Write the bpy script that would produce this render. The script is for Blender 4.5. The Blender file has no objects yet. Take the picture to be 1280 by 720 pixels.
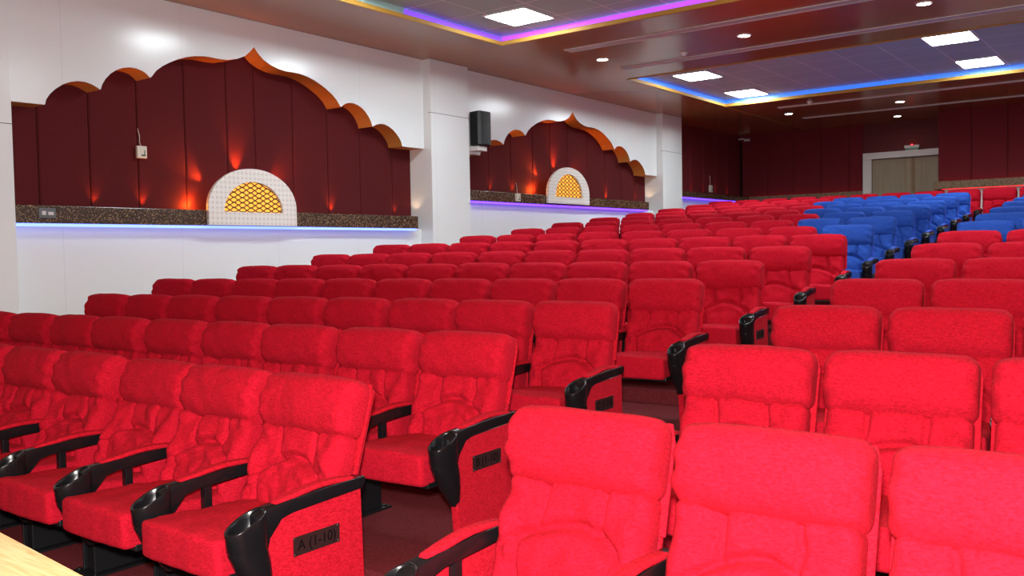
import bpy, bmesh, math, random
from mathutils import Vector, Matrix, noise

S = bpy.context.scene
COL = S.collection
PI = math.pi

# ------------------------------------------------------------------ camera
ZC = 1.545                       # eye height above the floor of the first row
F_PX = 1141.59
R_ = Vector((0.79913584, 0.60088239, -0.01795157))
U_ = Vector((-0.00942744, 0.04238508, 0.99905687))
W_ = Vector((-0.60107656, 0.79821291, -0.03953622))
cam = bpy.data.cameras.new('camera')
cam_o = bpy.data.objects.new('camera', cam)
COL.objects.link(cam_o)
m = Matrix((R_, U_, -W_)).transposed().to_4x4()
m.translation = Vector((0, 0, ZC))
cam_o.matrix_world = m
cam.sensor_fit = 'HORIZONTAL'
cam.sensor_width = 36.0
cam.lens = 36.0 * F_PX / 1280.0
cam.clip_start = 0.05
S.camera = cam_o

# ------------------------------------------------------------------ exposure, world, flash
S.view_settings.view_transform = 'Standard'
S.view_settings.look = 'None'
S.view_settings.gamma = 1.0
S.view_settings.use_curve_mapping = False
S.view_settings.exposure = 0.85
wd = bpy.data.worlds.new('world'); S.world = wd
wd.use_nodes = True
wd.node_tree.nodes['Background'].inputs[0].default_value = (0.9, 0.8, 0.8, 1)
wd.node_tree.nodes['Background'].inputs[1].default_value = 0.02
PANEL_L = 31.0                   # radiance of the ceiling light panels
DOWN_L = 40.0                    # radiance of the small downlights
FLASH_W = 820.0                  # the photographer's flash, beside the lens
fl = bpy.data.lights.new('camera_flash', 'POINT'); fl.energy = FLASH_W; fl.shadow_soft_size = 0.05
fl.color = (1.0, 0.95, 0.93)
flo = bpy.data.objects.new('camera_flash', fl); COL.objects.link(flo)
flo.location = Vector((0, 0, ZC)) + U_ * 0.17 - R_ * 0.02 - W_ * 0.02
S.cycles.max_bounces = 8
S.cycles.diffuse_bounces = 4
S.cycles.glossy_bounces = 3
S.cycles.use_denoising = True
S.cycles.sample_clamp_indirect = 4.0


# ------------------------------------------------------------------ materials
def lin(c):
    return tuple(((x / 255) / 12.92 if x <= 10 else ((x / 255 + 0.055) / 1.055) ** 2.4) for x in c)


class NT:
    def __init__(s, name):
        s.m = bpy.data.materials.new(name); s.m.use_nodes = True
        s.t = s.m.node_tree; s.b = s.t.nodes['Principled BSDF']

    def n(s, typ, **kw):
        x = s.t.nodes.new(typ)
        for k, v in kw.items():
            if hasattr(x, k): setattr(x, k, v)
            else: x.inputs[k].default_value = v
        return x

    def l(s, a, b): s.t.links.new(a, b)

    def ramp(s, fac, stops):
        r = s.n('ShaderNodeValToRGB'); s.l(fac, r.inputs[0])
        e = r.color_ramp.elements
        while len(e) < len(stops): e.new(0.5)
        for k, (p, c) in enumerate(stops):
            e[k].position = p; e[k].color = (*c, 1)
        return r.outputs[0]

    def bump(s, h, strength=0.3, dist=0.01):
        b = s.n('ShaderNodeBump'); b.inputs['Strength'].default_value = strength; b.inputs['Distance'].default_value = dist
        s.l(h, b.inputs['Height']); s.l(b.outputs[0], s.b.inputs['Normal']); return b

    def coord(s, which='Object', scale=(1, 1, 1)):
        c = s.n('ShaderNodeTexCoord'); mp = s.n('ShaderNodeMapping'); mp.inputs['Scale'].default_value = scale
        s.l(c.outputs[which], mp.inputs[0]); return mp.outputs[0]

    def pos(s):
        g = s.n('ShaderNodeNewGeometry'); return g.outputs['Position']


def plain(name, col, rough=0.5, spec=0.5, metal=0.0, coat=0.0, emit=None, es=0.0):
    k = NT(name); b = k.b
    b.inputs['Base Color'].default_value = (*col, 1); b.inputs['Roughness'].default_value = rough
    b.inputs['Specular IOR Level'].default_value = spec; b.inputs['Metallic'].default_value = metal
    b.inputs['Coat Weight'].default_value = coat
    if emit: b.inputs['Emission Color'].default_value = (*emit, 1); b.inputs['Emission Strength'].default_value = es
    return k.m


def plush(name, ca, cb, sheen):
    k = NT(name)
    co = k.coord('Object', (1, 1, 2.2))
    n1 = k.n('ShaderNodeTexNoise'); n1.inputs['Scale'].default_value = 150; n1.inputs['Detail'].default_value = 5; n1.inputs['Roughness'].default_value = 0.75
    n2 = k.n('ShaderNodeTexNoise'); n2.inputs['Scale'].default_value = 70; n2.inputs['Detail'].default_value = 4
    k.l(co, n1.inputs['Vector']); k.l(co, n2.inputs['Vector'])
    ad = k.n('ShaderNodeMath', operation='ADD'); k.l(n1.outputs[0], ad.inputs[0]); k.l(n2.outputs[0], ad.inputs[1])
    hf = k.n('ShaderNodeMath', operation='MULTIPLY'); k.l(ad.outputs[0], hf.inputs[0]); hf.inputs[1].default_value = 0.5
    k.l(k.ramp(hf.outputs[0], [(0.38, cb), (0.60, ca)]), k.b.inputs['Base Color'])
    k.b.inputs['Roughness'].default_value = 0.9
    k.b.inputs['Specular IOR Level'].default_value = 0.06
    k.b.inputs['Sheen Weight'].default_value = sheen
    k.b.inputs['Sheen Tint'].default_value = (*[min(1, 0.25 + 0.75 * c * 1.4) for c in ca], 1)
    k.bump(n1.outputs[0], 0.5, 0.006)
    return k.m


M = {}
M['red'] = plush('red_plush', (0.52, 0.0085, 0.026), (0.31, 0.004, 0.012), 0.02)
M['blue'] = plush('blue_plush', (0.028, 0.085, 0.40), (0.016, 0.052, 0.26), 0.02)
M['redpanel'] = plush('red_panel_cloth', (0.55, 0.0095, 0.025), (0.29, 0.003, 0.010), 0.02)
M['bluepanel'] = plush('blue_panel_cloth', (0.05, 0.11, 0.55), (0.02, 0.05, 0.32), 0.15)
k = NT('black_plastic'); n = k.n('ShaderNodeTexNoise'); n.inputs['Scale'].default_value = 400
k.l(k.coord(), n.inputs['Vector']); k.bump(n.outputs[0], 0.08, 0.002)
k.b.inputs['Base Color'].default_value = (0.006, 0.006, 0.007, 1); k.b.inputs['Specular IOR Level'].default_value = 0.35; k.b.inputs['Roughness'].default_value = 0.24
M['black'] = k.m
M['steel'] = plain('black_steel', (0.006, 0.006, 0.007), 0.4, 0.3)
M['plate'] = plain('brown_plate', (0.022, 0.008, 0.008), 0.45, 0.3)
M['letter'] = plain('black_letter', (0.003, 0.002, 0.002), 0.6, 0.1)
M['chrome'] = plain('chrome', (0.75, 0.75, 0.75), 0.2, metal=1)
# carpet
k = NT('maroon_carpet'); n = k.n('ShaderNodeTexNoise'); n.inputs['Scale'].default_value = 90; n.inputs['Detail'].default_value = 4
k.l(k.pos(), n.inputs['Vector']); k.l(k.ramp(n.outputs[0], [(0.3, (0.10, 0.012, 0.015)), (0.7, (0.17, 0.024, 0.028))]), k.b.inputs['Base Color'])
k.b.inputs['Roughness'].default_value = 0.95; k.b.inputs['Specular IOR Level'].default_value = 0.1; k.bump(n.outputs[0], 0.3, 0.01)
M['carpet'] = k.m
# glossy white wall cladding with thin joints
k = NT('white_cladding')
sp = k.n('ShaderNodeSeparateXYZ'); k.l(k.pos(), sp.inputs[0])
dv = k.n('ShaderNodeMath', operation='DIVIDE'); k.l(sp.outputs[1], dv.inputs[0]); dv.inputs[1].default_value = 1.415
ad = k.n('ShaderNodeMath', operation='ADD'); k.l(dv.outputs[0], ad.inputs[0]); ad.inputs[1].default_value = 0.551
fr = k.n('ShaderNodeMath', operation='FRACT'); k.l(ad.outputs[0], fr.inputs[0])
k.l(k.ramp(fr.outputs[0], [(0.0, (0.66, 0.68, 0.68)), (0.003, (0.77, 0.80, 0.80)), (0.997, (0.77, 0.80, 0.80)), (1.0, (0.66, 0.68, 0.68))]), k.b.inputs['Base Color'])
n = k.n('ShaderNodeTexNoise'); n.inputs['Scale'].default_value = 1.3; k.l(k.pos(), n.inputs['Vector']); k.bump(n.outputs[0], 0.07, 0.05)
k.b.inputs['Roughness'].default_value = 0.21; k.b.inputs['Specular IOR Level'].default_value = 0.5
M['white'] = k.m
M['whitebox'] = plain('white_paint', (0.78, 0.77, 0.75), 0.35)
# dark glossy ceiling cladding
k = NT('maroon_gloss_ceiling')
n = k.n('ShaderNodeTexNoise'); n.inputs['Scale'].default_value = 0.8; k.l(k.pos(), n.inputs['Vector']); k.bump(n.outputs[0], 0.05, 0.03)
k.b.inputs['Base Color'].default_value = (0.37, 0.165, 0.052, 1); k.b.inputs['Roughness'].default_value = 0.2; k.b.inputs['Specular IOR Level'].default_value = 0.6
M['ceil'] = k.m
# ceiling tiles in the coves
k = NT('lilac_ceiling_tile')
sp = k.n('ShaderNodeSeparateXYZ'); k.l(k.pos(), sp.inputs[0])
lines = []
for ax, per, off in ((0, 0.68, 0.935), (1, 0.76, 0.76)):
    dv = k.n('ShaderNodeMath', operation='DIVIDE'); k.l(sp.outputs[ax], dv.inputs[0]); dv.inputs[1].default_value = per
    ad = k.n('ShaderNodeMath', operation='ADD'); k.l(dv.outputs[0], ad.inputs[0]); ad.inputs[1].default_value = off
    fr = k.n('ShaderNodeMath', operation='FRACT'); k.l(ad.outputs[0], fr.inputs[0])
    lt = k.n('ShaderNodeMath', operation='LESS_THAN'); k.l(fr.outputs[0], lt.inputs[0]); lt.inputs[1].default_value = 0.03
    lines.append(lt.outputs[0])
mx = k.n('ShaderNodeMath', operation='MAXIMUM'); k.l(lines[0], mx.inputs[0]); k.l(lines[1], mx.inputs[1])
k.l(k.ramp(mx.outputs[0], [(0.0, (0.44, 0.70, 0.66)), (1.0, (0.80, 0.97, 0.95))]), k.b.inputs['Base Color'])
k.b.inputs['Roughness'].default_value = 0.6
M['tile'] = k.m
M['gold'] = plain('gold_trim', (0.50, 0.27, 0.04), 0.55, 0.3)
M['copper'] = plain('copper_soffit', (0.50, 0.23, 0.05), 0.45)
M['strip'] = plain('grey_diffuser', (0.62, 0.60, 0.58), 0.5)
# maroon acoustic cloth
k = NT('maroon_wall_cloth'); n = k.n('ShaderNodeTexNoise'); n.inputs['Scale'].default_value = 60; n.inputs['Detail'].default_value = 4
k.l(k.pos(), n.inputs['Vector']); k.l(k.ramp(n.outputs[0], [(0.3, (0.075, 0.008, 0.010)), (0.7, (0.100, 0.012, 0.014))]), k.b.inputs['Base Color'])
k.b.inputs['Roughness'].default_value = 0.9; k.b.inputs['Specular IOR Level'].default_value = 0.15; k.bump(n.outputs[0], 0.2, 0.005)
M['cloth'] = k.m
k = NT('maroon_back_wall_cloth'); n = k.n('ShaderNodeTexNoise'); n.inputs['Scale'].default_value = 60; n.inputs['Detail'].default_value = 4
k.l(k.pos(), n.inputs['Vector']); k.l(k.ramp(n.outputs[0], [(0.3, (0.15, 0.016, 0.022)), (0.7, (0.19, 0.022, 0.028))]), k.b.inputs['Base Color'])
k.b.inputs['Roughness'].default_value = 0.9; k.b.inputs['Specular IOR Level'].default_value = 0.15
M['clothback'] = k.m


def granite(name, base, specks):
    k = NT(name)
    v = k.n('ShaderNodeTexVoronoi'); v.inputs['Scale'].default_value = 80
    k.l(k.pos(), v.inputs['Vector'])
    sp = k.n('ShaderNodeSeparateColor'); k.l(v.outputs['Color'], sp.inputs[0])
    k.l(k.ramp(sp.outputs[0], [(0.0, base), (0.5, [c * 1.6 for c in base]), (0.78, [c * 3 for c in base]), (0.9, specks)]), k.b.inputs['Base Color'])
    k.b.inputs['Roughness'].default_value = 0.25
    return k.m


M['granite'] = granite('speckled_granite', (0.030, 0.017, 0.010), (0.26, 0.16, 0.085))
M['granite2'] = granite('beige_granite', (0.12, 0.075, 0.04), (0.3, 0.22, 0.13))
# patterned white arch
k = NT('ring_patterned_white')
sp = k.n('ShaderNodeSeparateXYZ'); k.l(k.pos(), sp.inputs[0])
cb = k.n('ShaderNodeCombineXYZ')
for ax, o in ((1, 0), (2, 1)):
    dv = k.n('ShaderNodeMath', operation='DIVIDE'); k.l(sp.outputs[ax], dv.inputs[0]); dv.inputs[1].default_value = 0.062
    fr = k.n('ShaderNodeMath', operation='FRACT'); k.l(dv.outputs[0], fr.inputs[0])
    sb = k.n('ShaderNodeMath', operation='SUBTRACT'); k.l(fr.outputs[0], sb.inputs[0]); sb.inputs[1].default_value = 0.5
    k.l(sb.outputs[0], cb.inputs[o])
ln = k.n('ShaderNodeVectorMath', operation='LENGTH'); k.l(cb.outputs[0], ln.inputs[0])
k.l(k.ramp(ln.outputs['Value'], [(0.0, (0.5, 0.47, 0.43)), (0.17, (0.5, 0.47, 0.43)), (0.22, (0.8, 0.77, 0.72)), (0.34, (0.8, 0.77, 0.72)), (0.40, (0.52, 0.5, 0.46)), (0.46, (0.78, 0.75, 0.7))]), k.b.inputs['Base Color'])
k.b.inputs['Roughness'].default_value = 0.5
M['ring'] = k.m
M['amber'] = plain('amber_backlight', (0.6, 0.3, 0.05), 0.6, emit=(1.0, 0.36, 0.035), es=0.85)
M['lattice'] = plain('brown_lattice', (0.05, 0.016, 0.006), 0.5)
M['diffuser'] = plain('light_panel_diffuser', (0.9, 0.9, 0.9), 0.5, emit=(0.86, 0.97, 1.0), es=PANEL_L)
M['downglow'] = plain('downlight_lens', (0.9, 0.9, 0.9), 0.5, emit=(1.0, 0.93, 0.86), es=DOWN_L)
M['rim'] = plain('white_rim', (0.75, 0.74, 0.73), 0.4)
M['led_blue'] = plain('blue_led', (0.1, 0.2, 0.8), 0.5, emit=(0.02, 0.14, 1.0), es=0.75)
M['led_purple'] = plain('purple_led', (0.3, 0.1, 0.8), 0.5, emit=(0.17, 0.055, 1.0), es=0.62)
M['led_magenta'] = plain('magenta_led', (0.6, 0.1, 0.7), 0.5, emit=(0.42, 0.07, 1.0), es=0.62)
M['led_pale'] = plain('pale_blue_led', (0.3, 0.4, 0.9), 0.5, emit=(0.13, 0.22, 1.0), es=1.5)
M['led_violet'] = plain('violet_led', (0.3, 0.1, 0.9), 0.5, emit=(0.12, 0.04, 1.0), es=1.6)
M['led_red'] = plain('red_led', (0.8, 0.1, 0.1), 0.5, emit=(1.0, 0.02, 0.02), es=1.6)
M['redglow'] = plain('red_indicator', (0.8, 0.02, 0.02), 0.5, emit=(1.0, 0.02, 0.03), es=6)
M['speaker'] = plain('speaker_shell', (0.012, 0.013, 0.014), 0.5)
k = NT('speaker_mesh'); v = k.n('ShaderNodeTexVoronoi'); v.inputs['Scale'].default_value = 90; k.l(k.coord(), v.inputs['Vector'])
k.l(k.ramp(v.outputs['Distance'], [(0.2, (0.004, 0.005, 0.006)), (0.6, (0.03, 0.034, 0.036))]), k.b.inputs['Base Color']); k.b.inputs['Roughness'].default_value = 0.55
M['mesh'] = k.m
k = NT('beige_wood_door'); n = k.n('ShaderNodeTexNoise'); n.inputs['Scale'].default_value = 3; n.inputs['Detail'].default_value = 6
k.l(k.coord('Object', (5, 5, 0.4)), n.inputs['Vector'])
k.l(k.ramp(n.outputs[0], [(0.3, (0.31, 0.25, 0.16)), (0.7, (0.37, 0.30, 0.195))]), k.b.inputs['Base Color']); k.b.inputs['Roughness'].default_value = 0.4
M['door'] = k.m
M['doorbead'] = plain('tan_wood', (0.30, 0.19, 0.10), 0.4)
k = NT('pale_stage_wood'); n = k.n('ShaderNodeTexNoise'); n.inputs['Scale'].default_value = 4; n.inputs['Detail'].default_value = 7; n.inputs['Distortion'].default_value = 1.2
k.l(k.coord('Object', (1.2, 14, 14)), n.inputs['Vector'])
k.l(k.ramp(n.outputs[0], [(0.3, (0.62, 0.36, 0.13)), (0.6, (0.80, 0.55, 0.27))]), k.b.inputs['Base Color']); k.b.inputs['Roughness'].default_value = 0.35
M['stage'] = k.m
M['grey'] = plain('grey_plastic', (0.12, 0.13, 0.14), 0.4)
M['cream'] = plain('cream_plastic', (0.62, 0.56, 0.47), 0.45)
M['green'] = plain('dark_green_print', (0.05, 0.12, 0.08), 0.6)
M['drywall'] = plain('maroon_paint', (0.13, 0.02, 0.02), 0.8)


# ------------------------------------------------------------------ mesh helpers
def link(name, bm, mats, parent=None, smooth=False, bev=0.0, seg=2, loc=None):
    bmesh.ops.recalc_face_normals(bm, faces=bm.faces[:])
    me = bpy.data.meshes.new(name)
    bm.to_mesh(me); bm.free()
    if not isinstance(mats, (list, tuple)): mats = [mats]
    for x in mats: me.materials.append(x)
    if smooth:
        for p in me.polygons: p.use_smooth = True
    o = bpy.data.objects.new(name, me)
    COL.objects.link(o)
    if parent: o.parent = parent
    if loc is not None: o.location = loc
    if bev > 0:
        b = o.modifiers.new('bevel', 'BEVEL'); b.width = bev; b.segments = seg; b.limit_method = 'ANGLE'; b.angle_limit = math.radians(40)
        b.harden_normals = False
    return o


def box(bm, x0, x1, y0, y1, z0, z1, mi=0):
    v = [bm.verts.new((x, y, z)) for x in (x0, x1) for y in (y0, y1) for z in (z0, z1)]
    fs = [(0, 1, 3, 2), (4, 6, 7, 5), (0, 4, 5, 1), (2, 3, 7, 6), (0, 2, 6, 4), (1, 5, 7, 3)]
    out = []
    for f in fs:
        fc = bm.faces.new([v[i] for i in f]); fc.material_index = mi; out.append(fc)
    return out


def prism(bm, pts, x0, x1, axis='x', mi=0):
    """closed outline pts extruded along an axis"""
    def P(a, b, c):
        return (c, a, b) if axis == 'x' else ((a, c, b) if axis == 'y' else (a, b, c))
    A = [bm.verts.new(P(a, b, x0)) for a, b in pts]; B = [bm.verts.new(P(a, b, x1)) for a, b in pts]
    f1 = bm.faces.new(A); f2 = bm.faces.new(B[::-1])
    n = len(pts)
    fs = [f1, f2]
    for i in range(n):
        fs.append(bm.faces.new((A[i], A[(i + 1) % n], B[(i + 1) % n], B[i])))
    for f in fs: f.material_index = mi
    bmesh.ops.triangulate(bm, faces=[f1, f2])


def loft(bm, rings, cap=True, mi=0, closed=True):
    R = [[bm.verts.new(p) for p in r] for r in rings]
    n = len(R[0])
    for a, b in zip(R, R[1:]):
        for i in range(n if closed else n - 1):
            f = bm.faces.new((a[i], a[(i + 1) % n], b[(i + 1) % n], b[i])); f.material_index = mi
    if cap:
        for r in (R[0], R[-1]):
            f = bm.faces.new(r); f.material_index = mi


def cyl(bm, c, r, h, axis='z', n=24, mi=0, r2=None):
    r2 = r if r2 is None else r2
    rings = []
    for t, rr in ((0, r), (h, r2)):
        ring = []
        for i in range(n):
            a = 2 * PI * i / n
            p = {'z': (rr * math.cos(a), rr * math.sin(a), t), 'x': (t, rr * math.cos(a), rr * math.sin(a)), 'y': (rr * math.cos(a), t, rr * math.sin(a))}[axis]
            ring.append((c[0] + p[0], c[1] + p[1], c[2] + p[2]))
        rings.append(ring)
    loft(bm, rings, mi=mi)


def tube(bm, pts, r, n=8, mi=0):
    rings = []
    for i, p in enumerate(pts):
        p = Vector(p); a = Vector(pts[max(0, i - 1)]); b = Vector(pts[min(len(pts) - 1, i + 1)])
        d = (b - a).normalized(); u = d.orthogonal().normalized() if abs(d.x) > 0.9 else d.cross(Vector((1, 0, 0))).normalized(); w = d.cross(u)
        rings.append([tuple(p + r * (math.cos(2 * PI * k / n) * u + math.sin(2 * PI * k / n) * w)) for k in range(n)])
    loft(bm, rings, mi=mi)


def soft_box(sx, sy, sz, r, n, fn=None):
    """rounded cushion block centred on the origin, fn bends it"""
    bm = bmesh.new(); cache = {}
    def grid(s, k):
        h = s / 2 - r
        return [-s / 2 + r * t for t in (0, .35, .7)] + [-h + 2 * h * i / k for i in range(k + 1)] + [s / 2 - r * t for t in (.7, .35, 0)]
    G = [grid(sx, n[0]), grid(sy, n[1]), grid(sz, n[2])]
    hs = (sx / 2 - r, sy / 2 - r, sz / 2 - r)
    def V(p):
        key = tuple(round(c, 5) for c in p)
        if key in cache: return cache[key]
        q = Vector([max(-h, min(h, c)) for c, h in zip(p, hs)]); d = Vector(p) - q
        v = q + d.normalized() * r if d.length > 1e-9 else Vector(p)
        if fn: v = Vector(fn(*v))
        cache[key] = bm.verts.new(v); return cache[key]
    S3 = (sx / 2, sy / 2, sz / 2)
    for ax in range(3):
        b, c = [i for i in range(3) if i != ax]
        for sgn in (-1, 1):
            for i in range(len(G[b]) - 1):
                for j in range(len(G[c]) - 1):
                    q = []
                    for di, dj in ((0, 0), (1, 0), (1, 1), (0, 1)):
                        p = [0, 0, 0]; p[ax] = sgn * S3[ax]; p[b] = G[b][i + di]; p[c] = G[c][j + dj]; q.append(V(p))
                    if len(set(q)) == 4: bm.faces.new(q)
    return bm


def tag(o, label, cat, group=None, kind=None):
    if label: o['label'] = label
    if cat: o['category'] = cat
    if group: o['group'] = group
    if kind: o['kind'] = kind
    return o


def struct(o): o['kind'] = 'structure'; return o


def empty(name, loc=(0, 0, 0), rz=0):
    o = bpy.data.objects.new(name, None); COL.objects.link(o); o.location = loc; o.rotation_euler = (0, 0, rz)
    o.empty_display_size = 0.1
    return o


def copy_tree(o, parent=None):
    c = o.copy(); COL.objects.link(c)
    if parent: c.parent = parent
    for ch in list(o.children): copy_tree(ch, c)
    return c


# ------------------------------------------------------------------ measured layout
XL = [-3.110, -3.160, -3.216, -3.217, -3.236, -3.254, -3.287, -3.338, -3.393, -3.449, -3.498, -3.542, -3.583, -3.62, -3.656]
YL = [2.719, 3.831, 5.02, 6.251, 7.467, 8.691, 9.91, 11.123, 12.333, 13.538, 14.74, 15.938, 17.132, 18.325, 19.516]
ZL = [-0.524, -0.428, -0.33, -0.226, -0.113, 0.003, 0.122, 0.24, 0.361, 0.476, 0.589, 0.701, 0.814, 0.929, 1.045]
XR = [-1.658, -1.572, -1.638, -1.71, -1.766, -1.8, -1.843, -1.89, -1.921, -1.954, -1.986, -2.016, -2.046, -2.076]
YR = [2.583, 3.843, 5.094, 6.349, 7.608, 8.863, 10.09, 11.292, 12.485, 13.667, 14.845, 16.021, 17.2, 18.38]
SL = [0.003, 0.046, 0.075, 0.098, 0.122, 0.138, 0.158, 0.113, 0.087, 0.07, 0.057, 0.046, 0.037, 0.031, 0.028]
HT = 1.02
FZ = [z + ZC - HT for z in ZL]
FZ[0] = 0.0
CZ = ZC + 2.95                   # main ceiling
XW, XB, XP = -9.5, -9.79, -9.345  # cladding face, recess back, pillar face
YBACK = 23.2
XEND, YEND = 8.5, -4.0           # unseen right wall and stage end

# ------------------------------------------------------------------ floor terraces
bm = bmesh.new()
edges = [YEND - 2] + [YL[i] - 0.93 for i in range(1, 15)] + [YBACK + 0.4]
for i in range(15):
    box(bm, -10.2, XEND + .2, edges[i], edges[i + 1], -0.4, FZ[i])
struct(link('floor', bm, M['carpet']))
# stage edge of pale wood, in front of the first row
bm = bmesh.new()
st = [(-2.62, 1.10), (-1.2, 1.10 + 0.03), (-1.2, 0.1), (-2.62, 0.1)]
sz = ZC - 0.75
prism(bm, [(-4.6, 1.316), (-1.35, 1.022), (-1.35, 0.55), (-4.6, 0.55)], sz - 0.05, sz, axis='z')
prism(bm, [(-4.6, 1.286), (-1.38, 0.994), (-1.38, 0.55), (-4.6, 0.55)], 0, sz - 0.05, axis='z')
struct(link('floor_stage', bm, M['stage'], bev=0.006))

# ------------------------------------------------------------------ left wall
PIL = [(2.9, 4.285), (10.44, 11.345), (17.95, 18.87)]
BAY = [(4.285, 10.44), (11.345, 17.95), (18.87, YBACK)]
LED = [(4.28, 10.255, 0.380, 0.565, 'granite'), (11.34, 17.55, 0.848, 1.018, 'granite'), (18.86, YBACK - .02, 1.195, 1.325, 'granite')]
bm = bmesh.new(); box(bm, -10.2, XB - .03, YEND, YBACK + .3, -.4, CZ + .4); box(bm, -10.2, XW, YEND, 2.9, -.4, CZ)
struct(link('wall_left', bm, M['white']))
for y0, y1 in PIL:
    bm = bmesh.new(); box(bm, -10.0, XP, y0, y1, -.2, CZ + 0.0)
    zj = ZC + (1.346 if y0 < 4 else 2.14)
    fs = bm.faces[:]
    o = struct(link('wall_left_pillar', bm, M['white'], bev=0.006))
    bm = bmesh.new(); box(bm, XP - .05, XP + .0015, y0 - .0015, y1 + .0015, zj - .004, zj + .004)
    struct(link('trim_seam', bm, M['grey']))
# white wall below the ledges, maroon cloth above
LOW = -9.60
for (y0, y1), (l0, l1, z0, z1, gm) in zip(BAY, LED):
    bm = bmesh.new(); box(bm, XB - .03, LOW, y0, y1, -.2, ZC + z0 - .001)
    struct(link('wall_left_dado', bm, M['white']))
G1 = [4.285, 4.74, 5.30, 5.876, 6.497, 7.095, 7.523, 8.14, 8.75, 9.364, 10.026, 10.44]
G2 = [11.345, 11.87, 12.38, 13.017, 13.69, 14.25, 14.84, 15.57, 16.227, 16.88, 17.45, 17.95]
G3 = [18.87, 19.5, 20.2, 20.9, 21.6, 22.3, YBACK]


def cloth_panels(name, gs, z0, z1, axis, plane, d=1):
    bm = bmesh.new()
    for a, b in zip(gs, gs[1:]):
        w = 0.022
        prof = [(a + .002, -.02), (a + .002, 0.0), (a + w * .4, .012), (a + w, .018), (b - w, .018), (b - w * .4, .012), (b - .002, 0.0), (b - .002, -.02)]
        if axis == 'x':
            prism(bm, [(plane + d * q, p) for p, q in prof], z0, z1, axis='z')
        else:
            prism(bm, [(p, plane - d * q) for p, q in prof], z0, z1, axis='z')
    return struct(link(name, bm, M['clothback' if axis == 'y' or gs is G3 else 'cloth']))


cloth_panels('wall_left_cloth', G1, ZC + .40, ZC + 2.75, 'x', XB - .012)
cloth_panels('wall_left_cloth', G2, ZC + .9, ZC + 2.75, 'x', XB - .012)
cloth_panels('wall_left_cloth', G3, ZC + 1.25, CZ, 'x', XB - .012)

# scalloped white overhangs with copper soffits
HALF = [(0, 2.625), (.03, 2.59), (.075, 2.545), (.14, 2.490), (.25, 2.440), (.385, 2.405), (.5, 2.395), (.60, 2.398), (.72, 2.396), (.85, 2.378), (.97, 2.345), (1.09, 2.298), (1.19, 2.248), (1.28, 2.195),
        (1.36, 2.132), (1.42, 2.055), (1.44, 2.04), (1.48, 2.075), (1.53, 2.103), (1.60, 2.120), (1.68, 2.122), (1.76, 2.105), (1.84, 2.07), (1.91, 2.02), (1.97, 1.955), (2.01, 1.89), (2.03, 1.83),
        (2.06, 1.845), (2.12, 1.872), (2.20, 1.890), (2.28, 1.888), (2.36, 1.868), (2.44, 1.832), (2.52, 1.775), (2.58, 1.715), (2.62, 1.655), (2.635, 1.598)]
for (y0, y1), yc, sc in ((BAY[0], 7.325, 1.0), (BAY[1], 14.62, 1.068)):
    pts = [(y0, 1.592)] + [(yc - d * sc, z) for d, z in HALF[::-1]] + [(yc + d * sc, z) for d, z in HALF[1:]] + [(y1, 1.600)]
    bm = bmesh.new()
    F = [[bm.verts.new((x, y, ZC + z)) for y, z in pts] for x in (XW, XB + .002)]
    T = [[bm.verts.new((x, y, CZ)) for y, z in pts] for x in (XW, XB + .002)]
    for i in range(len(pts) - 1):
        bm.faces.new((F[0][i], F[0][i + 1], T[0][i + 1], T[0][i])).material_index = 0
        bm.faces.new((F[1][i], F[1][i + 1], T[1][i + 1], T[1][i])).material_index = 0
        bm.faces.new((F[0][i], F[0][i + 1], F[1][i + 1], F[1][i])).material_index = 1
        bm.faces.new((T[0][i], T[0][i + 1], T[1][i + 1], T[1][i])).material_index = 0
    for s in (0, -1):
        bm.faces.new((F[0][s], F[1][s], T[1][s], T[0][s])).material_index = 0
    struct(link('trim_scalloped', bm, [M['white'], M['copper']]))

# ------------------------------------------------------------------ back wall, door
cloth_panels('wall_back', [XB, -9.05, -8.35, -7.65, -6.95, -6.615], ZC - .2, CZ, 'y', YBACK, 1)
bm = bmesh.new(); box(bm, -10.2, XEND, YBACK + .02, YBACK + .3, -.4, CZ + .3); struct(link('wall_back_core', bm, M['drywall']))
YF = 22.1                        # the wall beyond the door stands forward
XF = -4.672
cloth_panels('wall_back_forward', [XF, -4.0, -3.3, -2.6, -1.9, -1.2, -.5, .2, .9, 1.6, 2.3, 3.0, 3.7, 4.4, 5.1, 5.8, 6.5, 7.2, 7.9, XEND], ZC + 1.3, CZ, 'y', YF, 1)
bm = bmesh.new(); box(bm, XF, XEND, YF + .02, YF + .3, ZC - .1, CZ); box(bm, XF + .02, XEND, YF - .0, YF + .1, ZC - .1, ZC + 1.24, 1)
box(bm, XF + .01, XF + .12, YF, YBACK + .05, ZC - .1, CZ)
struct(link('wall_back_core', bm, [M['drywall'], M['white']]))
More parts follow.
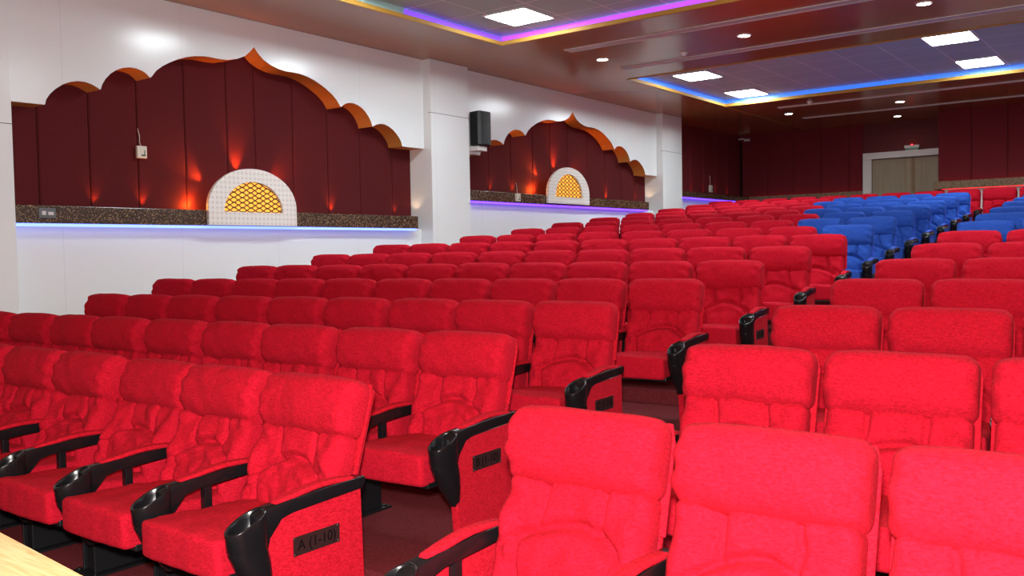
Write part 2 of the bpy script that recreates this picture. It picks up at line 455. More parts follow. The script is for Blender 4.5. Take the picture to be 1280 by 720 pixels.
# door: frame + two leaves
D = empty('door_1', (0, YBACK, ZC)); struct(D)
fx0, fx1, fz = -6.60, -4.62, 2.245
bm = bmesh.new(); box(bm, fx0, fx0 + .205, -.09, .03, -.15, fz - .155); box(bm, fx0, fx1, -.09, .03, fz - .155, fz)
link('door_frame', bm, M['whitebox'], D, bev=0.008)
for x0, x1 in ((fx0 + .215, -5.455), (-5.445, -4.55)):
    bm = bmesh.new(); box(bm, x0, x1, -.03, .01, -.1, fz - .175)
    lf = link('door_leaf', bm, M['door'], D)
    bm = bmesh.new()
    e = x1 if x0 < -6 else x0
    s = -1 if x0 < -6 else 1
    box(bm, min(e, e + s * .05), max(e, e + s * .05), -.042, -.03, -.1, fz - .175); box(bm, min(e + s * .17, e + s * .185), max(e + s * .17, e + s * .185), -.036, -.03, -.1, fz - .175)
    link('door_bead', bm, M['doorbead'], lf)
    bm = bmesh.new(); cyl(bm, (e + s * .09, -.075, .75), .012, .35); box(bm, e + s * .09 - .008, e + s * .09 + .008, -.07, -.03, .78, .8); box(bm, e + s * .09 - .008, e + s * .09 + .008, -.07, -.03, 1.05, 1.07)
    link('door_handle', bm, M['chrome'], lf)
bm = bmesh.new(); box(bm, fx0 + .205, fx0 + .215, -.03, .01, -.1, fz - .15)
link('door_gap', bm, M['steel'], D)

# ------------------------------------------------------------------ granite ledges + LED strips
def ledge(name, x0, x1, y0, y1, z0, z1, mat, label, grp):
    bm = bmesh.new(); box(bm, x0, x1, y0, y1, z0, z1)
    return tag(link(name, bm, mat, bev=0.008), label, 'ledge', grp)


LB = ['speckled brown granite ledge under the first maroon scalloped niche', 'speckled brown granite ledge under the second, more distant scalloped niche', 'dark granite ledge in the corner past the last white pillar']
LC = ['led_pale', 'led_violet', 'led_violet']
LN = ['pale blue LED strip glowing beneath the first niche ledge', 'violet LED strip glowing beneath the second niche ledge', 'violet LED strip beneath the corner ledge past the last white pillar']
for (l0, l1, z0, z1, gm), lb, lc, ln_ in zip(LED, LB, LC, LN):
    ledge('granite_ledge', XB + .035, -9.48, l0, l1, ZC + z0, ZC + z1, M[gm], lb, 'granite ledges along the walls')
    bm = bmesh.new(); box(bm, -9.535, -9.495, l0 + .03, l1 - .03, ZC + z0 - .032, ZC + z0 - .001)
    tag(link('led_strip', bm, M[lc]), ln_, 'light strip', 'coloured LED strips')
ledge('granite_ledge', XB + .325, -6.605, YBACK - .22, YBACK - .02, ZC + 1.20, ZC + 1.33, M['granite2'], 'beige granite ledge on the maroon back wall between corner and door', 'granite ledges along the walls')
ledge('granite_ledge', XF - .065, XEND, YF - .2, YF - .022, ZC + 1.215, ZC + 1.385, M['granite2'], 'beige granite ledge on the forward back wall beyond the wooden door', 'granite ledges along the walls')
bm = bmesh.new(); box(bm, XF + .1, XEND - .1, YF - .15, YF - .14, ZC + 1.205, ZC + 1.213)
tag(link('led_strip', bm, M['led_red']), 'red LED strip under the beige ledge beyond the wooden door', 'light strip', 'coloured LED strips')
bm = bmesh.new(); box(bm, XF + .1, XEND - .1, YF - .06, YF - .05, ZC + 1.386, ZC + 1.392)
tag(link('led_strip', bm, M['led_red']), 'red LED strip on top of the beige ledge beyond the wooden door', 'light strip', 'coloured LED strips')

bm = bmesh.new(); box(bm, XB + .4, -6.70, YBACK - .08, YBACK - .07, ZC + 1.331, ZC + 1.337)
tag(link('led_strip', bm, M['led_red']), 'red LED strip on the beige ledge between back corner and wooden door', 'light strip', 'coloured LED strips')

# ------------------------------------------------------------------ ceiling with two light coves
CV = [(-7.99, 5.9, 5.9, 10.465), (-7.93, 5.9, 13.96, 18.03)]
bm = bmesh.new()
T_ = 0.05
box(bm, -10.2, CV[0][0], YEND, YBACK + .3, CZ, CZ + T_)
box(bm, 5.9, XEND + .2, YEND, YBACK + .3, CZ, CZ + T_)
box(bm, CV[0][0], 5.9, YEND, CV[0][2], CZ, CZ + T_)
box(bm, CV[0][0], 5.9, CV[0][3], CV[1][2], CZ, CZ + T_)
box(bm, CV[1][0], 5.9, CV[1][3], YBACK + .3, CZ, CZ + T_)
box(bm, CV[0][0] - .01, CV[1][0], CV[1][2], CV[1][3], CZ + .001, CZ + T_)
struct(link('ceiling', bm, M['ceil']))
RT = CZ + 0.14
for x0, x1, y0, y1 in CV:
    bm = bmesh.new(); e = .035
    box(bm, x0 - e, x1 + e, y0 - e, y1 + e, RT, RT + .03)
    box(bm, x0 - e - .02, x0 - e, y0 - e, y1 + e, CZ + T_, RT); box(bm, x1 + e, x1 + e + .02, y0 - e, y1 + e, CZ + T_, RT)
    box(bm, x0 - e, x1 + e, y0 - e - .02, y0 - e, CZ + T_, RT); box(bm, x0 - e, x1 + e, y1 + e, y1 + e + .02, CZ + T_, RT)
    struct(link('ceiling_cove', bm, M['tile']))
    bm = bmesh.new(); t = .025
    for a in ((x0, x0 + t, y0, y1), (x1 - t, x1, y0, y1), (x0, x1, y0, y0 + t), (x0, x1, y1 - t, y1)):
        box(bm, *a, CZ - .012, CZ + .045)
    struct(link('trim_cove', bm, M['gold'], bev=.004))
def led(x0, x1, y0, y1, mat, label):
    bm = bmesh.new(); box(bm, x0, x1, y0, y1, CZ + .062, CZ + .122)
    tag(link('led_strip', bm, M[mat]), label, 'light strip', 'coloured LED strips')
led(-8.022, -8.010, 8.5, 10.48, 'led_purple', 'purple LED strip on the wall-side edge of the nearer ceiling cove')
led(-8.00, 5.9, 10.485, 10.497, 'led_magenta', 'magenta LED strip along the back edge of the nearer ceiling cove')
led(-7.962, -7.950, 14.0, 18.04, 'led_blue', 'blue LED strip on the wall-side edge of the farther ceiling cove')
led(-7.94, 5.9, 18.05, 18.062, 'led_blue', 'blue LED strip along the back edge of the farther ceiling cove')

# light panels
def light_panel(x, y, sx, sy, label):
    o = empty('ceiling_light_panel', (x, y, RT))
    tag(o, label, 'ceiling light', 'square ceiling light panels')
    bm = bmesh.new(); f = .022
    box(bm, -sx / 2, sx / 2, -sy / 2, -sy / 2 + f, -.016, .0); box(bm, -sx / 2, sx / 2, sy / 2 - f, sy / 2, -.016, .0)
    box(bm, -sx / 2, -sx / 2 + f, -sy / 2 + f, sy / 2 - f, -.016, .0); box(bm, sx / 2 - f, sx / 2, -sy / 2 + f, sy / 2 - f, -.016, .0)
    link('panel_frame', bm, M['rim'], o)
    bm = bmesh.new(); box(bm, -sx / 2 + f, sx / 2 - f, -sy / 2 + f, sy / 2 - f, -.011, -.002)
    link('panel_diffuser', bm, M['diffuser'], o)


KP = RT - ZC
QS = KP / 3.05
light_panel(-7.08 * QS, 9.66 * QS, .68, .70, 'bright square light panel alone in the nearer purple-edged ceiling cove')
light_panel(-7.11 * QS, 15.0 * QS, .66, .73, 'square light panel in blue-edged cove, nearer of the pair by white wall')
light_panel(-7.17 * QS, 17.33 * QS, .64, .8, 'square light panel in blue-edged cove, farther of the pair by white wall')
light_panel(-2.98 * QS, 14.87 * QS, .69, .74, 'square light panel in blue-edged cove, nearer of the second pair from white wall')
light_panel(-2.98 * QS, 17.16 * QS, .66, .78, 'square light panel in blue-edged cove, farther of the second pair from white wall')
NTH = {-7.08: 'first', -2.98: 'second', 1.1: 'third', 4.6: 'fourth'}
for x in (-2.98, 1.1, 4.6):
    for y in (9.66, 7.3):
        light_panel(x * QS, y * QS, .68, .70, 'square light panel %s from white wall, %s line of the nearer cove' % (NTH[x], 'back' if y > 9 else 'front'))
light_panel(-7.08 * QS, 7.3 * QS, .68, .70, 'square light panel first from white wall, front line of the nearer cove')
for x in (1.1, 4.6):
    for y in (14.95, 17.3):
        light_panel(x * QS, y * QS, .68, .74, 'square light panel %s from white wall, %s line of the blue-edged cove' % (NTH[x], 'back' if y > 16 else 'front'))

# grey diffuser strips
for y, x0, w, lb in ((11.4, -7.48, .2, 'long grey air strip in the maroon ceiling next to the nearer cove'), (13.09, -7.5, .2, 'long grey air strip in the maroon ceiling next to the farther cove'),
                     (19.0, -7.15, .13, 'thin grey air strip just behind the blue-edged cove'), (20.93, -7.3, .13, 'thin grey air strip nearest the maroon back wall')):
    o = empty('air_strip', (0, y, CZ)); tag(o, lb, 'air diffuser', 'ceiling air strips')
    bm = bmesh.new(); box(bm, x0, 5.8, -w / 2, -w / 2 + .02, -.012, 0); box(bm, x0, 5.8, w / 2 - .02, w / 2, -.012, 0); box(bm, x0, x0 + .02, -w / 2 + .02, w / 2 - .02, -.012, 0); box(bm, 5.78, 5.8, -w / 2 + .02, w / 2 - .02, -.012, 0)
    link('strip_frame', bm, M['strip'], o)
    bm = bmesh.new()
    for q in range(3):
        yy = -w / 2 + .03 + q * (w - .06) / 2
        box(bm, x0 + .02, 5.78, yy - (w - .06) / 4 + .003, yy + (w - .06) / 4 - .003, -.007, 0)
    link('strip_blade', bm, M['strip'], o)

# downlights
def downlight(x, y, label, r=.1):
    o = empty('downlight', (x, y, CZ)); tag(o, label, 'ceiling light', 'round ceiling downlights')
    bm = bmesh.new()
    rings = []
    for rr, z in ((r, 0), (r, -.01), (r * .8, -.014), (r * .78, -.008)):
        rings.append([(rr * math.cos(2 * PI * i / 28), rr * math.sin(2 * PI * i / 28), z) for i in range(28)])
    loft(bm, rings, cap=False); link('downlight_rim', bm, M['rim'], o, smooth=True)
    bm = bmesh.new(); cyl(bm, (0, 0, -.009), r * .79, .006, n=28); link('downlight_lens', bm, M['downglow'], o)


downlight(-7.40, 12.257, 'round downlight between the two coves, closest to white wall')
downlight(-5.085, 12.216, 'round downlight between the two grey strips, second from white wall')
downlight(-2.722, 12.10, 'round downlight between the two grey strips, farthest from white wall')
downlight(-7.297, 19.998, 'round downlight behind the blue cove, toward the white wall corner')
downlight(-4.959, 19.99, 'round downlight behind the blue cove, above the wooden door')
downlight(-5.55, 22.15, 'round downlight closest to the back wall, over the wooden door', .085)
for x, q in ((-.4, 'fourth'), (2.0, 'fifth'), (4.3, 'sixth')):
    downlight(x, 12.15, 'round downlight between the coves, %s from white wall' % q); downlight(x - 2.2, 20.0, 'round downlight behind the blue cove, %s from white wall' % {'fourth': 'third', 'fifth': 'fourth', 'sixth': 'fifth'}[q])
# smoke detectors
for x, y, lb in ((-6.234, 12.692, 'small round smoke detector between the two grey ceiling strips'), (-6.375, 18.659, 'small round smoke detector behind the blue-edged cove')):
    o = empty('smoke_detector', (x, y, CZ)); tag(o, lb, 'smoke detector', 'ceiling smoke detectors')
    bm = bmesh.new(); cyl(bm, (0, 0, -.012), .06, .012); link('detector_base', bm, M['rim'], o)
    bm = bmesh.new(); cyl(bm, (0, 0, -.045), .03, .033, r2=.048); link('detector_dome', bm, M['rim'], o, smooth=False)

# ------------------------------------------------------------------ arch lamps in the niches
def point(x, y, z, w, col, r=.02, name='niche_lamp'):
    l = bpy.data.lights.new(name, 'POINT'); l.energy = w; l.color = col; l.shadow_soft_size = r
    o = bpy.data.objects.new(name, l); COL.objects.link(o); o.location = (x, y, z)


def spot(x, y, z, w, col, d, ang=60, blend=.8, name='niche_lamp'):
    l = bpy.data.lights.new(name, 'SPOT'); l.energy = w; l.color = col; l.shadow_soft_size = .02; l.spot_size = math.radians(ang); l.spot_blend = blend
    o = bpy.data.objects.new(name, l); COL.objects.link(o); o.location = (x, y, z); o.rotation_euler = Vector(d).to_track_quat('-Z', 'Y').to_euler()


def arch_lamp(yc, zb, W, zs, H, iw, iz0, ih, label):
    """W half width, zs spring height, H rise; opening half width iw from iz0, rise ih"""
    x0, x1 = -9.475, -9.425
    o = empty('arch_lamp', (x1, yc, zb)); tag(o, label, 'lamp', 'arched wall lamps')
    n = 40
    outer = [(W * math.cos(a), zs + H * math.sin(a)) for a in [PI * i / n for i in range(n + 1)]]
    inner = [(iw * math.cos(a), iz0 + ih * math.sin(a)) for a in [PI * i / n for i in range(n + 1)]]
    outer = [(W, 0)] + outer + [(-W, 0)]
    inner = [(iw, iz0)] + inner + [(-iw, iz0)]
    bm = bmesh.new(); V = []
    for dx in (0, x0 - x1):
        V.append(([bm.verts.new((dx, a, b)) for a, b in outer], [bm.verts.new((dx, a, b)) for a, b in inner]))
    N = len(outer)
    for O, I in V:
        for i in range(N - 1):
            q = [O[i], O[i + 1], I[i + 1], I[i]]; bm.faces.new(q)
        bm.faces.new((O[0], I[0], I[-1], O[-1]))
    for a, b in ((V[0][0], V[1][0]), (V[0][1], V[1][1])):
        for i in range(N): bm.faces.new((a[i], a[(i + 1) % N], b[(i + 1) % N], b[i]))
    bmesh.ops.remove_doubles(bm, verts=bm.verts[:], dist=1e-5)
    link('arch_surround', bm, M['ring'], o, bev=.006)
    bm = bmesh.new(); prism(bm, inner[1:-1], -.05, -.042, axis='x'); link('amber_backlight', bm, M['amber'], o)
    # interwoven lattice of wavy bars
    bm = bmesh.new(); rows = 12
    sp_ = ih / rows
    for r in range(rows):
        z = iz0 + sp_ * (r + .25)
        half = iw * math.sqrt(max(0, 1 - ((z - iz0) / ih) ** 2)) - .004
        if half < .03: continue
        k = max(6, int(half * 2 / .012)); pts = []
        for i in range(k + 1):
            y = -half + 2 * half * i / k
            zz = z + sp_ * .46 * math.sin(y * 2 * PI / .125 + (r % 2) * PI)
            zz = min(zz, iz0 + ih * math.sqrt(max(0, 1 - (y / iw) ** 2)) - .003)
            pts.append((-.030 + .006 * math.cos(y * 2 * PI / .125), y, max(zz, iz0 + .004)))
        tube(bm, pts, .0078, n=6)
    link('lattice_grille', bm, M['lattice'], o)
    w = (1.0, 0.085, 0.012)
    for a in (90, 42, 138):
        c, s = math.cos(math.radians(a)), math.sin(math.radians(a))
        spot(-9.72, yc + (W - .05) * c, zb + zs + (H - .05) * s, 30.0 if a == 90 else 20.0, (1.0, 0.19, 0.02), (-.16, c, s), 62, 1.0)
    for s_, e in ((-1, 5.0), (1, 2.6)):
        point(-9.72, yc + s_ * (W + .05), zb + .24, e * 1.0, (1.0, .30, .03))
    return o


arch_lamp(7.21, ZC + .385, .665, .22, .485, .44, .165, .375, 'white ring-patterned arch lamp with amber lattice in the first niche')
arch_lamp(14.36, ZC + .875, .70, .19, .49, .455, .12, .43, 'white ring-patterned arch lamp with amber lattice in the second niche')
# up-lights standing on the ledges in the panel grooves
for (g, z) in ((G1, .60), (G2, 1.05)):
    for i, e in ((2, .12), (3, .2), (4, .5), (8, .25), (10, .08)):
        spot(-9.745, g[i] + .03, ZC + z, 22.0 * e, (1.0, .19, .02), (-.10, 0, 1), 80)
    spot(-9.70, g[-1] - .12, ZC + z, 1.2, (1.0, .62, .35), (0.1, .25, 1), 90)
for i in range(1, 6):
    spot(-9.745, G3[i], ZC + 1.36, .5, (1.0, .08, .02), (-.10, 0, 1), 90)

# ------------------------------------------------------------------ loudspeaker on the second bay
sy = 11.60
o = empty('wall_speaker', (-9.30, sy, ZC + 2.0)); tag(o, 'black loudspeaker bracketed to the white wall beside the middle pillar', 'speaker')
bm = bmesh.new(); prism(bm, [(-.14, -.12), (.06, -.16), (.10, -.12), (.10, .12), (.06, .16), (-.14, .12)], -.27, .27, axis='z'); link('cabinet', bm, M['speaker'], o, bev=.012)
bm = bmesh.new(); prism(bm, [(.06, -.165), (.095, -.13), (.118, -.07), (.125, 0), (.118, .07), (.095, .13), (.06, .165), (.05, .15), (.05, -.15)], -.262, .262, axis='z'); link('grille', bm, M['mesh'], o)
bm = bmesh.new(); box(bm, -.19, -.15, -.10, .10, -.40, -.28); box(bm, -.19, .02, -.12, .12, -.36, -.29); box(bm, -.12, -.06, -.03, .03, -.31, -.25); link('wall_bracket', bm, M['whitebox'], o, bev=.006)

# boxes hanging on wires, socket, corner camera, exit light
for x, y, z, s, lb in ((-9.752, 5.899, 1.228, .12, 'small cream box hanging on a thin wire against the first niche'), (-9.462, 12.78, .945, .115, 'small cream box hanging over the second niche ledge'),
                       (-9.45, 20.6, 1.44, .14, 'small cream box hanging over the dark corner ledge')):
    o = empty('hanging_box', (x, y, ZC + z)); tag(o, lb, 'wall box', 'small hanging boxes')
    bm = bmesh.new(); box(bm, -.02, .02, -s / 2, s / 2, -s * .62, s * .55); link('box_body', bm, M['cream'], o, bev=.006)
    bm = bmesh.new(); box(bm, .02, .022, -s * .1, s * .35, -s * .42, -s * .26); box(bm, .02, .022, s * .2, s * .3, -s * .26, s * .15); link('box_label', bm, M['green'], o)
    bm = bmesh.new(); tube(bm, [(0, .0, s * .5), (-.005, -.015, s * .9), (-.01, -.01, s * 1.5), (-.012, -.03, s * 2.2)], .004, 6); link('box_wire', bm, M['cream'], o)
o = empty('ledge_socket', (-9.478, 4.66, ZC + .485)); tag(o, 'dark grey power socket set in the speckled ledge near its start', 'socket')
bm = bmesh.new(); box(bm, -.004, .012, -.085, .085, -.05, .05); link('socket_plate', bm, M['grey'], o, bev=.004)
bm = bmesh.new(); box(bm, .012, .016, .005, .06, -.02, .012); box(bm, .012, .018, -.06, -.02, -.02, .02); link('socket_switch', bm, M['strip'], o)
o = empty('corner_camera', (-9.62, YBACK - .12, ZC + 2.86)); tag(o, 'small white security camera high in the maroon back corner', 'camera')
bm = bmesh.new(); cyl(bm, (0, 0, -.03), .035, .16, axis='x', n=16); link('camera_body', bm, M['rim'], o)
bm = bmesh.new(); box(bm, -.16, .0, -.015, .015, -.01, .02); link('camera_mount', bm, M['rim'], o)
bm = bmesh.new(); cyl(bm, (.16, 0, -.03), .028, .006, axis='x', n=16); link('camera_lens', bm, M['steel'], o)
o = empty('corner_conduit', (XB + .05, YBACK - .05, ZC)); tag(o, 'dark cable conduit running down the maroon back corner', 'conduit')
bm = bmesh.new(); box(bm, -.02, .02, -.02, .02, 1.34, 2.78); link('conduit_channel', bm, M['steel'], o)
o = empty('emergency_light', (-5.47, YBACK - .06, ZC + 2.325)); tag(o, 'small emergency light box with red indicator above the door frame', 'emergency light')
bm = bmesh.new(); box(bm, -.165, .165, -.04, .06, -.03, .035); link('light_housing', bm, M['rim'], o, bev=.006)
bm = bmesh.new(); box(bm, -.14, .14, -.035, .05, -.075, -.03); link('light_lens', bm, plain('green_lens', (.2, .4, .3), .4), o)
bm = bmesh.new(); cyl(bm, (0, -.01, .035), .018, .02, n=12); link('indicator_lamp', bm, M['redglow'], o)

# unseen enclosing walls of the same hall
bm = bmesh.new(); box(bm, XEND, XEND + .2, YEND, YBACK, -.4, CZ); struct(link('wall_right', bm, M['white']))
bm = bmesh.new(); box(bm, -10.2, XEND, YEND - .2, YEND, -.4, CZ); struct(link('wall_front', bm, M['drywall']))


# ------------------------------------------------------------------ cinema seats
def sstep(a, b, x):
    t = max(0, min(1, (x - a) / (b - a))); return t * t * (3 - 2 * t)


def gs(x, c, w): return math.exp(-((x - c) / w) ** 2)


def back_mesh(seed):
    off = Vector((seed * 7.3, seed * 3.1, 0))
    h = .44
    def fn(x, y, z):
        u = x / .28; v = z / h + .5
        front = max(0, min(1, (-y + .02) / .05))
        d = .040 * gs(v, .36, .26) * (1 - .75 * u * u)            # lumbar
        d += .022 * gs(abs(u), .80, .17) * sstep(.95, .7, v)       # side rolls
        for c in (-.40, .40):
            d -= .038 * gs(u, c + .03 * math.sin(v * 9 + seed), .040) * sstep(.58, .70, v)
        va = .68 - .34 * u * u + .02 * math.sin(5 * u + seed)
        d -= .044 * gs(v, va, .036) * sstep(.92, .6, abs(u))
        d += .016 * gs(v, va - .09, .06) * sstep(.9, .6, abs(u))
        d -= .034 * gs(abs(u), .60 + .12 * (v - .3) + .02 * math.sin(seed + 6 * v), .045) * sstep(.62, .45, v) * sstep(.02, .15, v)
        # creases fanning from the corners
        d += .010 * math.sin(18 * (u * .6 + v) + 3 * noise.noise(Vector((u * 1.5, v * 2, 0)) + off)) * gs(abs(u), .85, .30)
        p = Vector((u * 2.2, v * 3.0, .3)) + off
        d += .014 * noise.noise(p) + .009 * noise.noise(p * 2.3)
        d -= .012 * max(0, .25 - abs(noise.noise(Vector((u * 1.3 + v * 1.2, v * 1.6 - u * .5, 5.0)) + off))) * 4
        d += .004 * (1 - abs(noise.noise(p * 1.7))) ** 3
        return (x, y - front * d, z)
    return soft_box(.548, .13, h, .045, (44, 3, 36), fn)


def head_mesh(seed):
    off = Vector((seed * 5.1, 0, seed * 2.7))
    h = .252
    def fn(x, y, z):
        u = x / .287; v = z / (h / 2)
        p = Vector((u * 1.8, v * 1.2, .7)) + off
        d = .010 * noise.noise(p) + .005 * noise.noise(p * 2.5) + .004 * noise.noise(Vector((u * 9, v * 1.2, seed)))
        front = max(0, min(1, (-y + .03) / .06))
        d -= (.066 * abs(v) ** 2.2 if v < 0 else .040 * v ** 2.6)                                  # rolled cross-section
        d += .012 * (1 - u * u)
        d += sstep(.84, .98, abs(u)) * (.010 * math.sin(v * 8 + seed * 2 + 3 * u) - .012)   # gathered ends
        # soft drag lines from the end seams
        d += .006 * math.sin(v * 11 + seed + u * 2) * gs(abs(u), .85, .14)
        back = max(0, min(1, (y + .0) / .05))
        sag = .012 * (1 - u ** 4)
        return (x, y - front * d - back * .012 * abs(v) ** 3, z + (sag if z > 0 else -.2 * sag) + .005 * noise.noise(p * .8 + Vector((0, 3, 0))))
    return soft_box(.574, .165, h, .046, (26, 3, 12), fn)


def seat_mesh(seed):
    off = Vector((seed * 2.2, seed, 0))
    def fn(x, y, z):
        top = max(0, min(1, (z + .01) / .05))
        u = x / .25; v = y / .28
        p = Vector((u * 2, v * 2.4, .2)) + off
        d = .014 * (1 - u * u) * (1 - .5 * v * v) + .008 * noise.noise(p) + .004 * noise.noise(p * 2.4)
        fr = max(0, min(1, (-y - .20) / .08))
        return (x + .004 * noise.noise(p * 1.4), y - fr * (.012 * (1 - u * u) + .006 * noise.noise(p * 1.7)), z + top * d - .055 * (y + .29) * .9)
    return soft_box(.50, .57, .15, .022, (18, 18, 5), fn)


def arm_mesh(bm):
    """moulded black arm: flat bar that flares down into a tapering cup-holder post, centred on x=0"""
    hw = .031
    top = [(-.085, .625), (-.30, .622), (-.55, .606)]
    prof = [(-.085, .625), (-.30, .622), (-.48, .612), (-.585, .602), (-.62, .58), (-.62, .47), (-.585, .455), (-.575, .49), (-.555, .525), (-.52, .548), (-.46, .562), (-.30, .574), (-.10, .578), (-.082, .60)]
    A = [bm.verts.new((-hw, y, z)) for y, z in prof]; B = [bm.verts.new((hw, y, z)) for y, z in prof]
    n = len(prof)
    f1 = bm.faces.new(A); f2 = bm.faces.new(B[::-1])
    for i in range(n): bm.faces.new((A[i], A[(i + 1) % n], B[(i + 1) % n], B[i]))
    bmesh.ops.triangulate(bm, faces=[f1, f2])
    # cup post
    spec = [(.243, -.580, .020, .016), (.27, -.586, .032, .026), (.33, -.610, .055, .040), (.40, -.636, .073, .050), (.455, -.655, .0795, .052), (.462, -.657, .0765, .0515), (.469, -.657, .081, .0525), (.53, -.660, .082, .0535), (.568, -.662, .083, .0545)]
    rings = []
    N = 28
    for z, cy, ry, rx in spec:
        ring = []
        for i in range(N):
            a = 2 * PI * i / N
            c, s = math.cos(a), math.sin(a)
            sg = lambda t, e: math.copysign(abs(t) ** e, t)
            zz = z + (.034 * c if z > .56 else (.012 * c if z > .5 else 0))
            ring.append((rx * sg(s, .85), cy + ry * sg(c, .85), zz))
        rings.append(ring)
    # rim and bowl: the mouth tips forward
    for k_, dz in ((.94, .006), (.86, .002), (.80, -.02), (.74, -.06)):
        z, cy, ry, rx = spec[-1]
        rings.append([(rx * k_ * math.sin(2 * PI * i / N), cy + ry * k_ * math.cos(2 * PI * i / N), z + dz + .034 * math.cos(2 * PI * i / N)) for i in range(N)])
    loft(bm, rings)


def add_pedestal(root):
    bm = bmesh.new(); box(bm, -.05, .05, -.42, -.16, .012, .345); box(bm, -.055, -.045, -.44, -.14, .012, .2); box(bm, .045, .055, -.44, -.14, .012, .2)
    ped = link('pedestal', bm, M['steel'], root, bev=.004)
    bm = bmesh.new(); box(bm, -.095, .095, -.48, -.10, 0, .012)
    for sx_ in (-.075, .075):
        for sy_ in (-.45, -.13): cyl(bm, (sx_, sy_, .012), .009, .008, n=8)
    link('base_plate', bm, M['steel'], ped)
    bm = bmesh.new(); tube(bm, [(.06, -.40, .27), (.085, -.46, .25), (.10, -.50, .21), (.13, -.505, .205)], .007, 6)
    link('recline_lever', bm, M['chrome'], ped)


def build_seat(kind, colour, variant):
    """kind: mid, aisle_end (panel on its +x side), wall_end (panel on its -x side)"""
    fab, pan = (M['red'], M['redpanel']) if colour == 'red' else (M['blue'], M['bluepanel'])
    root = empty('cinema_seat')
    o = link('seat_cushion', seat_mesh(variant), fab, root, smooth=True, loc=(0, -.465, .432))
    bm = bmesh.new(); box(bm, -.25, .25, -.70, -.19, .34, .372); link('seat_pan', bm, M['steel'], root, bev=.006)
    hinge = (0, -.135, .42)
    b = link('backrest', back_mesh(variant), fab, root, smooth=True, loc=hinge)
    for v in b.data.vertices: v.co += Vector((0, -.058, .150))
    c = link('back_cover', soft_box(.545, .04, .575, .018, (6, 2, 6)), pan, root, smooth=True, loc=hinge)
    for v in c.data.vertices: v.co += Vector((0, .006, .288))
    h = link('headrest', head_mesh(variant), fab, root, smooth=True, loc=hinge)
    for v in h.data.vertices: v.co += Vector((0, -.076, .466))
    w = link('piping', soft_box(.586, .014, .35, .006, (4, 1, 6), lambda px, py, pz: (px * (1 - .05 * sstep(.12, .175, pz)), py, pz)), pan, root, smooth=True, loc=hinge)
    for v in w.data.vertices: v.co += Vector((0, -.018, .415))
    for p in (b, c, h, w): p.rotation_euler = (-math.radians(14), 0, 0)
    # pedestal (the aisle seat rests on its end panel instead)
    if kind != 'aisle_end': add_pedestal(root)
    sides = [(-.31, kind == 'wall_end')] + ([(.31, True)] if kind == 'aisle_end' else [])
    for x, panel in sides:
        sgn = 1 if x > 0 else -1
        bm = bmesh.new(); arm_mesh(bm)
        a = link('armrest', bm, M['black'], root, smooth=False, bev=.006, loc=(x, 0, 0))
        for p in a.data.polygons: p.use_smooth = True
        bm = soft_box(.052, .40, .022, .010, (3, 10, 1), lambda px, py, pz: (px * (1 - .25 * sstep(-.1, -.2, py)), py, pz + .012 * (1 - (py / .2) ** 2) - .016 * sstep(.05, -.2, py)))
        link('arm_pad', bm, pan, a, smooth=True, loc=(0, -.335, .622))
        bm = bmesh.new()
        if panel and sgn > 0:
            pr = [(-.565, .0), (-.585, .20), (-.60, .35), (-.60, .47), (-.555, .53), (-.50, .552), (-.40, .566), (-.10, .58), (-.085, .0)]
            prism(bm, pr, -.018, .022, axis='x')
            link('end_panel', bm, pan, root, bev=.006, loc=(x, 0, 0))
            bm = bmesh.new(); box(bm, .0215, .0255, -.462, -.227, .386, .460)
            pl = link('row_plate', bm, M['plate'], root, loc=(x, 0, 0))
            bm = bmesh.new()
            for yy in (-.455, -.234):
                for zz in (.392, .454): cyl(bm, (.0255, yy, zz), .004, .002, axis='x', n=8)
            link('plate_screws', bm, M['chrome'], pl)
        elif panel:
            pr = [(-.565, .0), (-.585, .20), (-.60, .35), (-.60, .47), (-.555, .53), (-.50, .552), (-.40, .566), (-.10, .58), (-.085, .0)]
            prism(bm, pr, -.024, .004, axis='x')
            link('end_panel', bm, pan, root, bev=.006, loc=(x, 0, 0))
            for yy in (-.40, -.13):
                bm = bmesh.new(); box(bm, .004, .03, yy - .02, yy + .02, .02, .575); link('arm_strut', bm, M['black'], root, bev=.004, loc=(x, 0, 0))
        else:
            for yy in (-.40, -.13):
                bm = bmesh.new(); box(bm, -.018, .018, yy - .018, yy + .018, .34, .575); link('arm_strut', bm, M['black'], root, bev=.004, loc=(x, 0, 0))
            bm = bmesh.new(); box(bm, -.016, .016, -.59, -.10, .315, .35); link('side_rail', bm, M['steel'], root, bev=.004, loc=(x, 0, 0))
    return root


def project(p):
    d = Vector(p) - Vector((0, 0, ZC)); w = d.dot(W_)
    if w < .2: return None
    return 640 + F_PX * d.dot(R_) / w, 360 - F_PX * d.dot(U_) / w


def in_frame(loc, rz):
    c, s = math.cos(rz), math.sin(rz); xs = []; ys = []
    for dx in (-.35, .35):
        for dy in (-.75, .1):
            for dz in (0, 1.03):
                q = project((loc[0] + c * dx - s * dy, loc[1] + s * dx + c * dy, loc[2] + dz))
                if q is None: continue
                xs.append(q[0]); ys.append(q[1])
    return xs and max(xs) > -4 and min(xs) < 1340 and min(ys) < 724 and max(ys) > 0


ORD = ['', 'first', 'second', 'third', 'fourth', 'fifth', 'sixth', 'seventh', 'eighth', 'ninth', 'tenth', 'eleventh', 'twelfth', 'thirteenth', 'fourteenth', 'fifteenth']
rnd = random.Random(11)
PROTO = {}
fnt = None


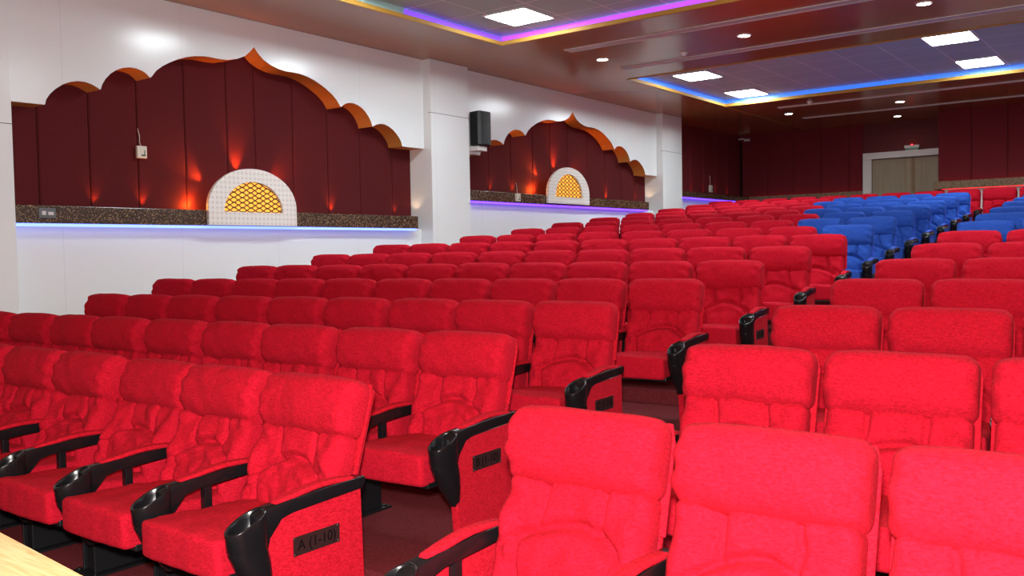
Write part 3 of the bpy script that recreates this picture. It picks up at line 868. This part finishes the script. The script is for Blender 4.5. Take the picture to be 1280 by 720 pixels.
def place(kind, colour, loc, rz, label, group, tilt, letter=None):
    v = rnd.randrange(4)
    key = (kind, colour, v)
    if key not in PROTO:
        PROTO[key] = build_seat(kind, colour, v); o = PROTO[key]
    else:
        o = copy_tree(PROTO[key])
    o.location = loc; o.rotation_euler = (0, 0, rz)
    tag(o, label, 'cinema seat', group)
    for ch in o.children:
        if ch.name.split('.')[0] in ('backrest', 'headrest', 'back_cover', 'piping'):
            ch.rotation_euler = (-math.radians(tilt), 0, 0)
    return o


jobs = []
# per-row tilt of the reclined backs in front
TILT = {('A', 1): 18, ('A', 2): 18, ('A', 3): 24, ('A', 4): 17, ('A', 5): 18, ('A', 6): 17, ('B', 1): 17, ('B', 2): 16}
BLUE = {7: 1, 8: 2, 9: 2, 10: 3, 11: 3, 12: 4, 13: 4}
for r in range(15):
    rz = math.atan(SL[r]); c, s = math.cos(rz), math.sin(rz)
    n = {2: 9}.get(r, 10 if r < 7 else 9)
    pitch = .62 if r < 7 else {7: .650, 8: .650, 9: .652, 10: .650, 11: .640, 12: .628, 13: .62, 14: .62}[r]
    if r >= 12: n = 9
    for i in range(1, n + 1):
        d = pitch * (i - 1)
        loc = (XL[r] - d * c, YL[r] - d * s, FZ[r])
        colour = 'blue' if i <= BLUE.get(r, 0) else 'red'
        kind = 'aisle_end' if i == 1 and r < 14 else ('wall_end' if i == n else 'mid')
        if r < 14:
            pos = 'right on the aisle' if i == 1 else '%s from aisle' % ORD[i]
            lab = '%s cinema seat %s, %s row from front, block by the white wall' % (colour, pos, ORD[r + 1])
            grp = '%s seats in the block by the white wall' % colour
        else:
            lab = 'red cinema seat in the back row, %s from the aisle on white wall side' % ORD[i]
            grp = 'red seats of the back row'
        jobs.append((kind, colour, loc, rz, lab, grp, TILT.get(('ABCDEFGHIJKLMNO'[r], i), 14 + rnd.uniform(-2.2, 2.2)), r))
for r in range(14):
    rz = math.atan(SL[r] if r < 2 else SL[r] * .6); c, s = math.cos(rz), math.sin(rz)
    for i in range(1, 10):
        d = .62 * (i - 1)
        loc = (XR[r] + (.06 if r == 0 else 0) + d * c, YR[r] + d * s, FZ[r] - (.025 if r == 1 else 0) * 0)
        colour = 'blue' if r >= 7 else 'red'
        pos = 'right on the aisle' if i == 1 else '%s from aisle' % ORD[i]
        lab = '%s cinema seat %s, %s row from front, block away from white wall' % (colour, pos, ORD[r + 1])
        jobs.append(('wall_end' if i == 1 else 'mid', colour, loc, rz, lab, '%s seats in the block away from the white wall' % colour, (17 if r < 2 else 14.5) + rnd.uniform(-2, 2), r))
rz = math.atan(SL[14]); c, s = math.cos(rz), math.sin(rz)
for i in range(0, 6):
    d = .62 * (i + 1)
    lab = 'red cinema seat in the back row, closing off the end of the aisle' if i == 0 else 'red cinema seat in the back row, %s past the aisle away from wall' % ORD[i]
    jobs.append(('mid', 'red', (XL[14] + d * c, YL[14] + d * s, FZ[14]), rz, lab, 'red seats of the back row', 14 + rnd.uniform(-2, 2), 14))

for kind, colour, loc, rz, lab, grp, tilt, r in jobs:
    if not in_frame(loc, rz): continue
    o = place(kind, colour, loc, rz, lab, grp, tilt)
    if kind == 'aisle_end' and r < 6:
        pl = [ch for ch in o.children if ch.name.startswith('row_plate')][0]
        cu = bpy.data.curves.new('row_lettering', 'FONT'); cu.body = '%s (1-10)' % 'ABCDEF'[r]; cu.size = .058; cu.extrude = .0006
        cu.align_x = 'CENTER'; cu.align_y = 'CENTER'
        tmp = bpy.data.objects.new('row_lettering', cu); COL.objects.link(tmp)
        me = bpy.data.meshes.new_from_object(tmp.evaluated_get(bpy.context.evaluated_depsgraph_get()))
        bpy.data.objects.remove(tmp); me.materials.clear(); me.materials.append(M['letter'])
        t = bpy.data.objects.new('row_lettering', me); COL.objects.link(t)
        t.parent = pl; t.location = (.0262, -.3445, .423); t.rotation_euler = (PI / 2, 0, PI / 2)
